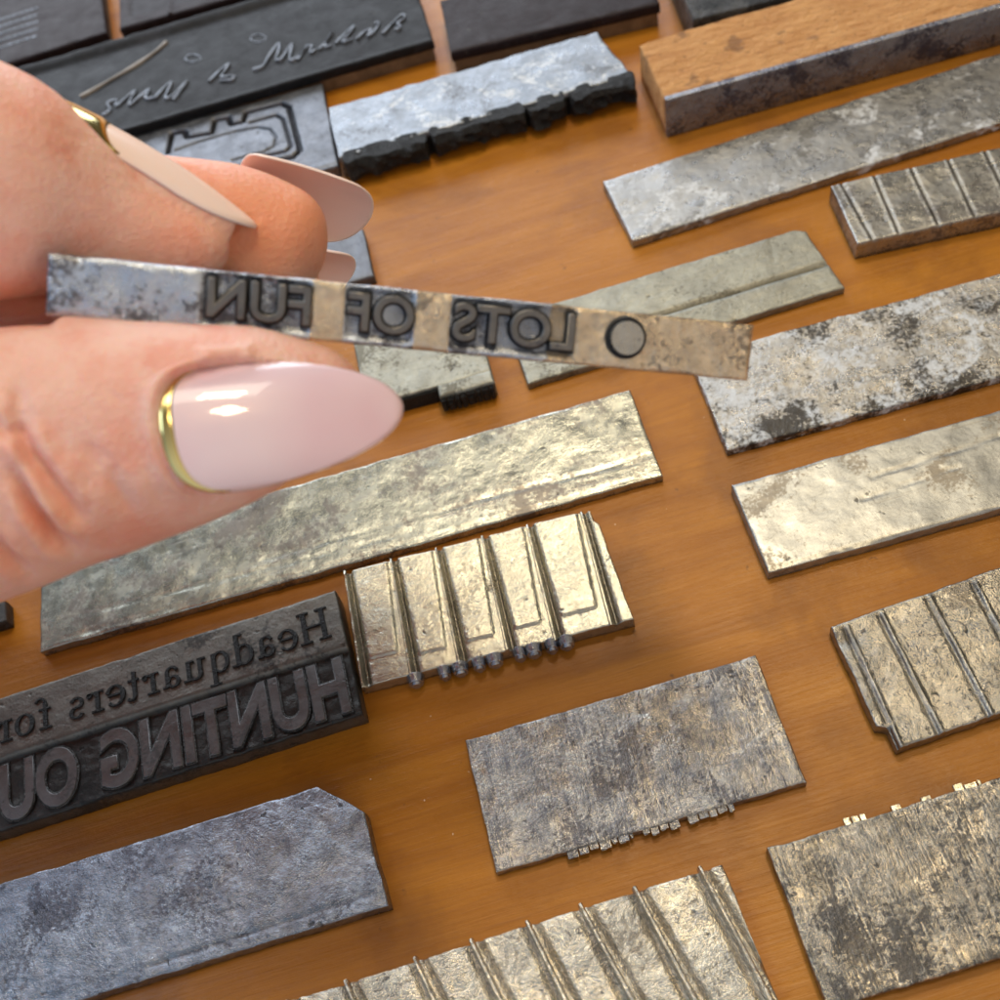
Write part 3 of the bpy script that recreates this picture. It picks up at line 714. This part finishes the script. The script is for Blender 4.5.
# top-left block with tiny lines of print
r_, M_, L_, W_, loc_ = mounted('plum black printing plate in the top left corner with tiny lines of text', (-60,10), (97,-40), 0.6, (113,30), m_plum, ext_l=1.0, seed=63)
r = random.Random(9)
for k in range(5):
    bx = []
    a = loc_(-30, 28+k*7.0-0, 0.6); b = loc_(38, 9+k*7.0, 0.6)
    x = a[0]; vv = (a[1]+b[1])/2
    while x < b[0]:
        wd = r.uniform(0.05, 0.16); wd = min(wd, b[0]-x); bx.append((x, x+wd, -vv-0.035, -vv+0.035, 0.57, 0.612)); x += wd+0.035
    link('tiny_lettering', boxes('tiny_lettering', bx), m_strk, r_)
mounted('plum black plate with a stepped border at the top edge, behind the handwriting', (118,-36), (330,-95), 0.6, (340,-32), m_plum, seed=66,
        hf=lambda U, V, L, Wd, loc: -0.06*(V < Wd-0.45)*(U > 0.3)+0.05*(np.abs(U-1.4) < 0.05))
mounted('purplish plate on a brown mount at the top edge, left of the wood block', (440,0), (640,-48), 0.62, (648,6), m_plum, seed=69, mountfrac=0.6)
slab('metal_slug', 'black metal block end at the top edge behind the wood block', (668,-40), (850,-85), 0.9, m_darkr, third=(700,18), seed=71, cat='metal block')

# ------------------------------------------------------------------ wood block with a metal strip
M_, L_, W_, loc_ = frame((639,43), (900,-30), 1.0, (667,99), None, 0, 4.5)
root = empty('wood_block', M_); tag(root, 'rough orange wood block faced with a steel strip, top right', 'wood block')
s = NT('rough orange wood')
c = s.mix(s.ramp(s.noise(1.0, 6, 0.6, s.mapping((1.2, 5, 3))), 0.35, 0.65), (0.72,0.37,0.13), (0.54,0.24,0.07))
kn = s.noise(1.7, 3, 0.5, s.mapping((1, 1.3, 1), loc=(3, 1, 0)))
c = s.mix(s.math('MULTIPLY', s.ramp(kn, 0.62, 0.68), 0.6), c, (0.16,0.07,0.03))
c = s.mix(s.math('MULTIPLY', s.ramp(s.noise(5.5, 3, 0.6, s.mapping((1, 1.6, 1))), 0.62, 0.70), 0.6), c, (0.25,0.10,0.03))
s.put(s.b.inputs['Base Color'], c); s.b.inputs['Roughness'].default_value = 0.75
s.put(s.b.inputs['Normal'], s.bump(s.noise(5, 7, 0.65, s.mapping((1, 1.6, 1)), 0.3), 0.16))
link('wood_body', slab_mesh('wood_body', L_, W_-0.10, 0.98, seed=73, jit=0.02, rough=0.03, edge=0.03, res=0.06), s.m, root)
m_steel = metal('blue grey steel strip', (0.34,0.35,0.38), (0.20,0.20,0.24), 20, stain=0.45, stain_col=(0.06,0.06,0.09), rough=(0.25,0.42), crinkle=0.4, scratch=0.9, scr_rot=0.9, lines=0.2)
link('metal_strip', boxes('metal_strip', [(-0.01, L_, -W_-0.04, -W_+0.098, 0.01, 1.01)], 0.025), m_steel, root)

# ------------------------------------------------------------------ the held slug
dL, dR, TK = 11.4, 12.6, 0.64
PL = (Cp(46,253,dL)+Cp(46,315,dL))/2; PR = (Cp(752,325,dR)+Cp(751,381,dR))/2
X = PR-PL; LEN = float(np.linalg.norm(X)); X = X/LEN
Zb = FW + RT*(-0.158) + UP*0.165; Zb = Zb - X*(Zb@X); Zb /= np.linalg.norm(Zb); Z = -Zb; Y = np.cross(Z, X)
HM = Matrix(((X[0],Y[0],Z[0],PL[0]),(X[1],Y[1],Z[1],PL[1]),(X[2],Y[2],Z[2],PL[2]),(0,0,0,1)))
held = empty('type_slug', HM); tag(held, 'narrow held slug with raised mirrored letters LOTS OF FUN, pinched in the fingers', 'type slug')
def hx(px): # local x of a place along the bar
    py = 284+(px-46)*(353-284)/706
    d = ray(px, py); A = np.array([d, -X, -Y]).T; sol = np.linalg.solve(A, PL-CAM); return float(sol[1])
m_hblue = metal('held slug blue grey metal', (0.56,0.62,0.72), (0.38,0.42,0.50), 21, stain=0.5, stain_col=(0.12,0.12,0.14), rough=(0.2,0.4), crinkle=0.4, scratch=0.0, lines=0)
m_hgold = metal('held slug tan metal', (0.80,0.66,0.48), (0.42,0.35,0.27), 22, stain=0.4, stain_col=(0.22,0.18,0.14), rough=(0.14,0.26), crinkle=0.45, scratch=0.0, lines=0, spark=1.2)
xs_ = [hx(p) for p in (46,205,312,344,414,450,575,606,646,752)]
def hf_s(U, V):
    z = 0*U
    for a, b in ((xs_[1]-0.05, xs_[2]), (xs_[3], xs_[4]), (xs_[5], xs_[6])):
        m_ = np.clip((U-a)/0.04, 0, 1)*np.clip((b-U)/0.04, 0, 1)*np.clip((V-0.02)/0.03, 0, 1)*np.clip((TK-0.06-V)/0.03, 0, 1)
        z = z-0.05*m_
    return z+0.02*fbm(U, V, 4, 4, 120)
me = slab_mesh('body', LEN, TK, 0.0, seed=80, jit=0.006, res=0.035, z0=-2.3, hf=hf_s, edge=0.045)
for v in me.vertices: v.co.y += TK/2
body = link('body', me, [m_hblue, m_hgold], held)
gx = xs_[5]
for p in me.polygons:
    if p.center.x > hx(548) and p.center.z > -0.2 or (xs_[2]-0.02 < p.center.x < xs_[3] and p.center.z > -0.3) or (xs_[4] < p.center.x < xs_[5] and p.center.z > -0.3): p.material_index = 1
yb, yt = -TK/2+0.14, TK/2-0.08
def word(txt, a, b):
    A = fit_text(txt, a, b, yb, yt, 0.0, offset=0.004, extrude=0.045, bevel=0.014)
    B = fit_text(txt, a-0.02, b+0.02, yb-0.025, yt+0.02, -0.05, offset=0.045, extrude=0.035, bevel=0.01)
    return link('raised_lettering', join_meshes('raised_lettering', [A, B]), [m_hlet, m_inkg], held)
m_hlet = metal('held letter metal', (0.20,0.19,0.18), (0.12,0.12,0.125), 23, stain=0.2, stain_col=(0.07,0.07,0.09), rough=(0.3,0.5), crinkle=0.2, scratch=0.1, lines=0, spark=0.1)
word('FUN', hx(207), hx(311)); word('OF', hx(347), hx(414)); word('LOTS', hx(452), hx(574))
bm = bmesh.new()
bmesh.ops.create_cone(bm, cap_ends=True, segments=40, radius1=0.20, radius2=0.185, depth=0.12, matrix=Matrix.Translation((hx(625), 0.03, 0.05)))
me = bpy.data.meshes.new('raised_disc'); bm.to_mesh(me); bm.free(); link('raised_disc', me, m_ruled, held)
bm = bmesh.new()
bmesh.ops.create_cone(bm, cap_ends=True, segments=40, radius1=0.25, radius2=0.225, depth=0.07, matrix=Matrix.Translation((hx(625), 0.03, 0.012)))
me = bpy.data.meshes.new('disc_shoulder'); bm.to_mesh(me); bm.free(); link('disc_shoulder', me, m_inkg, held)

# ------------------------------------------------------------------ the hand
def tube(bm, st, k=28, sq=2.2, depth_ratio=0.9):
    """stations: (px, py, depth, half width in px); closed, lofted"""
    P = np.array([Cp(a, b, d) for a, b, d, r in st]); R = np.array([r*d/FPX for a, b, d, r in st])
    n = len(P); t = np.arange(n); tt = np.linspace(0, n-1, (n-1)*6+1)
    def sm(A):
        return np.array([np.interp(tt, t, A[:, j]) for j in range(A.shape[1])]).T
    P = sm(P); R = np.interp(tt, t, R)
    for _ in range(4):
        P[1:-1] = (P[:-2]+2*P[1:-1]+P[2:])/4; R[1:-1] = (R[:-2]+2*R[1:-1]+R[2:])/4
    T = np.gradient(P, axis=0); T /= np.linalg.norm(T, axis=1)[:, None]
    rings = []
    for p, tn, r in zip(P, T, R):
        vd = p-CAM; vd /= np.linalg.norm(vd); a = np.cross(vd, tn); a /= np.linalg.norm(a); b = np.cross(tn, a)
        ring = []
        for i in range(k):
            th = 2*math.pi*i/k; c, s_ = math.cos(th), math.sin(th)
            c = math.copysign(abs(c)**(2/sq), c); s_ = math.copysign(abs(s_)**(2/sq), s_)
            ring.append(bm.verts.new(p+a*r*c+b*r*depth_ratio*s_))
        rings.append(ring)
    for A, B in zip(rings[:-1], rings[1:]):
        for i in range(k): bm.faces.new((A[i], A[(i+1) % k], B[(i+1) % k], B[i]))
    bm.faces.new(rings[0][::-1]); bm.faces.new(rings[-1])
bm = bmesh.new()
tube(bm, [(-420,250,11.8,150),(-260,150,11.6,150),(-120,165,11.7,138),(0,188,12.0,120),(60,207,12.3,93),(117,228,12.5,62),(166,242,12.6,46),(200,249,12.65,37),(220,252,12.65,25),(229,254,12.65,8)])
tube(bm, [(-420,260,13.4,110),(-200,190,13.2,100),(0,225,13.3,85),(110,228,13.4,74),(160,230,13.4,73),(220,234,13.6,71),(264,243,13.7,67),(298,250,13.7,58),(314,254,13.7,42),(324,257,13.7,14)])
tube(bm, [(-400,300,14.6,95),(-150,255,14.5,85),(100,262,14.6,72),(220,272,14.7,62),(280,282,14.8,50),(306,287,14.8,34),(318,289,14.8,12)])
tube(bm, [(-420,520,11.5,210),(-250,505,11.4,180),(-110,482,11.5,152),(0,456,11.6,139),(60,443,11.65,128),(100,438,11.65,121),(150,430,11.65,110),(210,419,11.7,97),(270,403,11.8,80),(318,392,11.9,54),(345,384,11.95,36),(362,380,11.95,10)], depth_ratio=0.84)
tube(bm, [(-300,320,13.0,110),(-150,318,13.0,90),(-40,318,13.1,70),(30,318,13.1,50),(70,318,13.1,20)])
tube(bm, [(-900,420,14.5,230),(-700,400,13.6,260),(-500,380,12.8,280),(-360,370,12.6,230),(-280,360,12.6,150)], depth_ratio=0.7)
bmesh.ops.recalc_face_normals(bm, faces=bm.faces[:])
me = bpy.data.meshes.new('h'); bm.to_mesh(me); bm.free()
o = bpy.data.objects.new('h', me); COL.objects.link(o)
md = o.modifiers.new('r', 'REMESH'); md.mode = 'VOXEL'; md.voxel_size = 0.029
dg = bpy.context.evaluated_depsgraph_get(); hm = bpy.data.meshes.new_from_object(o.evaluated_get(dg))
bpy.data.objects.remove(o)
n = len(hm.vertices); co = np.zeros(n*3); hm.vertices.foreach_get('co', co); co = co.reshape(-1, 3)
ne = len(hm.edges); ed = np.zeros(ne*2, int); hm.edges.foreach_get('vertices', ed); ed = ed.reshape(-1, 2)
deg = np.bincount(ed.ravel(), minlength=n)[:, None]
def lap(A):
    S = np.zeros_like(A)
    for j in range(A.shape[1]):
        S[:, j] = np.bincount(ed[:, 0], A[ed[:, 1], j], n)+np.bincount(ed[:, 1], A[ed[:, 0], j], n)
    return S/deg
for _ in range(30): co = co*0.4+lap(co)*0.6
hm.vertices.foreach_set('co', co.ravel()); hm.update()
nr = np.zeros(n*3); hm.vertices.foreach_get('normal', nr) if False else None
nr = np.array([v.normal[:] for v in hm.vertices])
Q = co-CAM; dz = Q@FW; PX = 500+FPX*(Q@RT)/dz; PY = 500-FPX*(Q@UP)/dz
vdir = Q/np.linalg.norm(Q, axis=1)[:, None]; facing = np.clip(-(nr*vdir).sum(1)*1.6, 0, 1)
dsp = np.zeros(n)
def pl_dist(poly):
    best = np.full(n, 1e9); tb_ = np.zeros(n)
    for i, (a, b) in enumerate(zip(poly[:-1], poly[1:])):
        d, t = seg_d(PX, PY, a, b); m_ = d < best; best[m_] = d[m_]; tb_[m_] = (i+t[m_])/(len(poly)-1)
    return best, tb_
th = (dz < 12.4)
for poly, wd, dp in (([(14,418),(33,456),(60,492),(80,516)], 6, 0.085), ([(16,472),(33,507),(55,536),(78,546)], 6, 0.10), ([(-10,535),(8,556),(30,572)], 6, 0.07),
                     ([(108,470),(122,495),(134,515)], 8, 0.03), ([(-10,415),(5,432),(22,430)], 6, 0.05), ([(84,440),(100,470)], 9, 0.02), ([(20,385),(18,410),(30,425)], 8, 0.03)):
    d, t = pl_dist(poly); fall = np.sin(np.clip(t, 0.02, 0.98)*math.pi)**0.5
    dp *= 1.7; dsp -= dp*np.exp(-(d/wd)**2)*fall*facing*th
    dsp += dp*0.45*np.exp(-((d-wd*2.6)/(wd*1.6))**2)*fall*facing*th
_r = random.Random(12)
for _k in range(26):
    x0, y0 = _r.uniform(0, 150), _r.uniform(340, 555); ln = _r.uniform(18, 50); an = math.radians(_r.uniform(40, 85))
    d, t = pl_dist([(x0, y0), (x0+ln*0.5*math.cos(an)+_r.uniform(-4, 4), y0+ln*0.5*math.sin(an)), (x0+ln*math.cos(an), y0+ln*math.sin(an))])
    dsp -= _r.uniform(0.008, 0.02)*np.exp(-(d/3.2)**2)*np.sin(np.clip(t, 0.02, 0.98)*math.pi)*facing*th
for _k in range(16):
    x0, y0 = _r.uniform(0, 130), _r.uniform(100, 240); ln = _r.uniform(20, 45); an = math.radians(_r.uniform(-10, 40))
    d, t = pl_dist([(x0, y0), (x0+ln*math.cos(an), y0+ln*math.sin(an))])
    dsp -= _r.uniform(0.006, 0.014)*np.exp(-(d/3.2)**2)*np.sin(np.clip(t, 0.02, 0.98)*math.pi)*facing
# web crease between index and thumb
d, t = pl_dist([(-60,318),(0,319),(48,316)]); dsp -= 0.10*np.exp(-(d/9)**2)
dsp += 0.012*(fbm(PX/40, PY/40, 1.0, 3, 300))
co = co+nr*dsp[:, None]
# nail beds: the skin dips under each nail and swells into a fold round it
NAILS = [dict(base=Cp(161,431,10.72), tip=Cp(404,404,11.40), normal=-FW+UP*0.20, hw=0.66, sag=0.24, arch=0.13, A=0.26, B=0.66),
         dict(base=Cp(58,101,12.25), tip=Cp(259,223,12.9), normal=UP*1.0+RT*0.42-FW*0.25, hw=0.46, sag=0.21, arch=0.10, A=0.15, B=0.35, kind=1),
         dict(base=Cp(238,172,13.9), tip=Cp(372,212,14.5), normal=UP*0.8+FW*0.75+RT*0.2, hw=0.52, sag=0.28, arch=0.10, A=0.15, B=0.35, kind=2),
         dict(base=Cp(275,258,15.0), tip=Cp(354,268,15.5), normal=UP*0.8+FW*0.75+RT*0.2, hw=0.40, sag=0.22, arch=0.06, A=0.15, B=0.4, kind=2)]
def topxv(co):
    Q = co-CAM; return 500+FPX*(Q@RT)/(Q@FW), None
def bed(co, base, tip, normal, hw, sag, arch, A, B, kind=0):
    Xa = tip-base; Ln = np.linalg.norm(Xa); Xa = Xa/Ln; N = normal-Xa*(normal@Xa); N = N/np.linalg.norm(N); Ya = np.cross(N, Xa)
    Q = co-base; a = (Q@Xa)/Ln; y = (Q@Ya)/hw; h = Q@N
    b = np.arcsin(np.clip(y*math.sin(1.15), -0.95, 0.95))/1.15
    zs = sag*(np.cos(b*1.15)-1)/(1-math.cos(1.15))+arch*(1-(2*a-0.9)**2)
    al = A*(1-np.sqrt(np.clip(1-np.abs(b)**2.2, 0, 1)))
    ar = 1-B*(1-np.clip(1-np.abs(b)**1.9, 0, 1)**(0.62+0.25*(B > 0.6)))
    ins = np.minimum(np.minimum((a-al)*Ln, (ar-a)*Ln), (1-np.abs(y))*hw)      # cm inside the outline
    near = (h > zs-0.5) & (h < zs+(0.5 if kind == 0 else np.where(topxv(co)[0] < 150, 0.5, 0.12)))
    tgt = zs-0.035
    m_ = near & (ins > -0.02)
    d = np.where(m_ & (h > tgt-0.25), tgt-h, 0)*np.clip((ins+0.02)/0.05, 0, 1)
    d = np.where(near & (ins <= 0.0) & (h > zs-0.35), d+0.055*np.exp(-((ins+0.10)/0.07)**2)*(a < 0.65)*(kind == 0), d)
    return co+N*d[:, None]
co = co*0.75+lap(co)*0.25
for nd_ in NAILS[:2]: co = bed(co, **nd_)
for _ in range(2): co = co*0.7+lap(co)*0.3
hm.vertices.foreach_set('co', co.ravel()); hm.update(); hm.name = 'person'
s = NT('skin')
c = s.mix(s.ramp(s.noise(0.9, 5, 0.6, None, 0.3), 0.35, 0.65), (0.85,0.46,0.37), (0.90,0.59,0.51))
c = s.mix(s.math('MULTIPLY', s.ramp(s.noise(1.6, 5, 0.65, s.mapping(loc=(4,2,1))), 0.46, 0.66), 0.60), c, (0.80,0.30,0.22))
c = s.mix(s.math('MULTIPLY', s.ramp(s.noise(9, 4, 0.6), 0.5, 0.75), 0.2), c, (0.88,0.60,0.48))
at = s.n('ShaderNodeAttribute'); at.attribute_name = 'glow_flush'
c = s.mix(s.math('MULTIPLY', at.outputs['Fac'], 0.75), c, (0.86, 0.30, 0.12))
s.put(s.b.inputs['Base Color'], c)
s.put(s.b.inputs['Roughness'], s.ramp(s.noise(5, 4), 0.3, 0.7, 0.42, 0.56))
s.b.inputs['Subsurface Weight'].default_value = 0.5; s.b.inputs['Subsurface Radius'].default_value = (1.0, 0.30, 0.12); s.b.inputs['Subsurface Scale'].default_value = 0.20
lines = s.noise(1.0, 3, 0.6, s.mapping((3, 26, 26), (0, 0, 0.5)))
h = s.math('ADD', s.math('MULTIPLY', s.noise(16, 5, 0.6, None, 0.4), 0.6), s.math('MULTIPLY', lines, 0.35))
h = s.math('ADD', h, s.math('MULTIPLY', s.voro(14, 'F1'), 0.25))
s.put(s.b.inputs['Normal'], s.bump(h, 0.026))
# orange glow of light painted onto fingers behind; flushed skin at tip and joints
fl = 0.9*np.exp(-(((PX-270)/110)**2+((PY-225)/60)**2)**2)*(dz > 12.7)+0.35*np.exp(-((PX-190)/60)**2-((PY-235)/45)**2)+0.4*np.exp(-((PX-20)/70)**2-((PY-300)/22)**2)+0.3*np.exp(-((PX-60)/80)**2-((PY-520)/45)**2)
hm.attributes.new('glow_flush', 'FLOAT', 'POINT').data.foreach_set('value', np.clip(fl, 0, 1))
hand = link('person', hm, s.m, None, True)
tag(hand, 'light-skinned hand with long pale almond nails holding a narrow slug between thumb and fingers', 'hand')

# nails
s = NT('milky pink nail'); s.b.inputs['Base Color'].default_value = (0.80,0.56,0.56,1)
s.put(s.b.inputs['Base Color'], s.mix(s.ramp(s.noise(0.9, 2), 0.3, 0.7), (0.78,0.54,0.62), (0.84,0.65,0.71)))
s.b.inputs['Roughness'].default_value = 0.32; s.b.inputs['Subsurface Weight'].default_value = 0.4
s.b.inputs['Subsurface Radius'].default_value = (0.6,0.4,0.35); s.b.inputs['Subsurface Scale'].default_value = 0.15
s.b.inputs['Coat Weight'].default_value = 1.0; s.b.inputs['Coat Roughness'].default_value = 0.025; s.b.inputs['Coat IOR'].default_value = 1.6
m_nail = s.m
s = NT('cream nail'); s.b.inputs['Base Color'].default_value = (0.95,0.74,0.68,1); s.b.inputs['Roughness'].default_value = 0.3
s.b.inputs['Subsurface Weight'].default_value = 0.3; s.b.inputs['Subsurface Radius'].default_value = (0.8,0.6,0.5); s.b.inputs['Subsurface Scale'].default_value = 0.05
m_nail2 = s.m
s = NT('gold foil'); s.b.inputs['Base Color'].default_value = (0.80,0.66,0.28,1); s.b.inputs['Metallic'].default_value = 1; s.b.inputs['Roughness'].default_value = 0.16
m_foil = s.m
def nail(base, tip, normal, hw, sag, arch, A=0.22, B=0.42, thick=0.05, mat=None, band=True, p=2.2, tipdrop=0.0, tw=0.0):
    base = np.array(base); tip = np.array(tip); Xa = tip-base; Ln = np.linalg.norm(Xa); Xa /= Ln
    N = np.array(normal, float); N = N-Xa*(N@Xa); N /= np.linalg.norm(N); Ya = np.cross(N, Xa)
    def surf(a, b, off):
        # a in 0..1 along, b in -1..1 across
        ang = b*1.15
        y = hw*math.sin(ang)/math.sin(1.15)*(1-tw*a); z = sag*(math.cos(ang)-1)/(1-math.cos(1.15))
        zz = arch*(1-(2*a-0.9)**2)-tipdrop*a*a
        return base+Xa*Ln*a+Ya*y+N*(z+zz+off)
    def a0(b): return A*(1-math.sqrt(max(0, 1-abs(b)**p)))
    def a1(b): return 1-B*(1-(max(0, 1-abs(b)**1.9))**(0.62+0.25*(B > 0.6)))
    nb, na = 32, 40
    V = []; F = []
    for lay, off in ((0, 0.0), (1, -thick)):
        for i in range(nb+1):
            b = -1+2*i/nb
            for j in range(na+1):
                a = a0(b)+(a1(b)-a0(b))*j/na
                e = min(j, na-j, i, nb-i); o_ = off
                if lay == 0 and e == 0: o_ = off-thick*0.35
                V.append(surf(a, b, o_))
    K = (nb+1)*(na+1)
    for i in range(nb):
        for j in range(na):
            q = [i*(na+1)+j, i*(na+1)+j+1, (i+1)*(na+1)+j+1, (i+1)*(na+1)+j]
            F.append(q); F.append([x+K for x in q[::-1]])
    lp = [j for j in range(na+1)]+[i*(na+1)+na for i in range(1, nb+1)]+[nb*(na+1)+j for j in range(na-1, -1, -1)]+[i*(na+1) for i in range(nb-1, 0, -1)]
    for x, y in zip(lp, lp[1:]+lp[:1]): F.append([x, y, y+K, x+K])
    o = link('fingernail', mesh_vf('fingernail', V, F), mat or m_nail, hand, True)
    if band:
        V = []; F = []; nj = 6
        bw = lambda b: 0.064*(1-0.45*abs(b)**1.5) if B > 0.6 else 0.24
        for lay, off in ((0, 0.008 if B > 0.6 else 0.03), (1, -0.03)):
            for i in range(nb+1):
                b = (-1+2*i/nb)*0.985
                for j in range(nj+1):
                    a = a0(b)-0.008+bw(b)*j/nj; e = min(j, nj-j)
                    V.append(surf(a, b, off-(0.02 if (lay == 0 and e == 0) else 0)))
        K = (nb+1)*(nj+1)
        for i in range(nb):
            for j in range(nj):
                q = [i*(nj+1)+j, i*(nj+1)+j+1, (i+1)*(nj+1)+j+1, (i+1)*(nj+1)+j]; F.append(q); F.append([x+K for x in q[::-1]])
        lp = [j for j in range(nj+1)]+[i*(nj+1)+nj for i in range(1, nb+1)]+[nb*(nj+1)+j for j in range(nj-1, -1, -1)]+[i*(nj+1) for i in range(nb-1, 0, -1)]
        for x, y in zip(lp, lp[1:]+lp[:1]): F.append([x, y, y+K, x+K])
        link('cuticle_band', mesh_vf('cuticle_band', V, F), m_foil, o, True)
    return o
# thumb, index, middle, ring
for nd_ in NAILS:
    k_ = dict(nd_); kind = k_.pop('kind', 0)
    nail(**k_, mat=m_nail if kind == 0 else m_nail2, band=kind < 2)
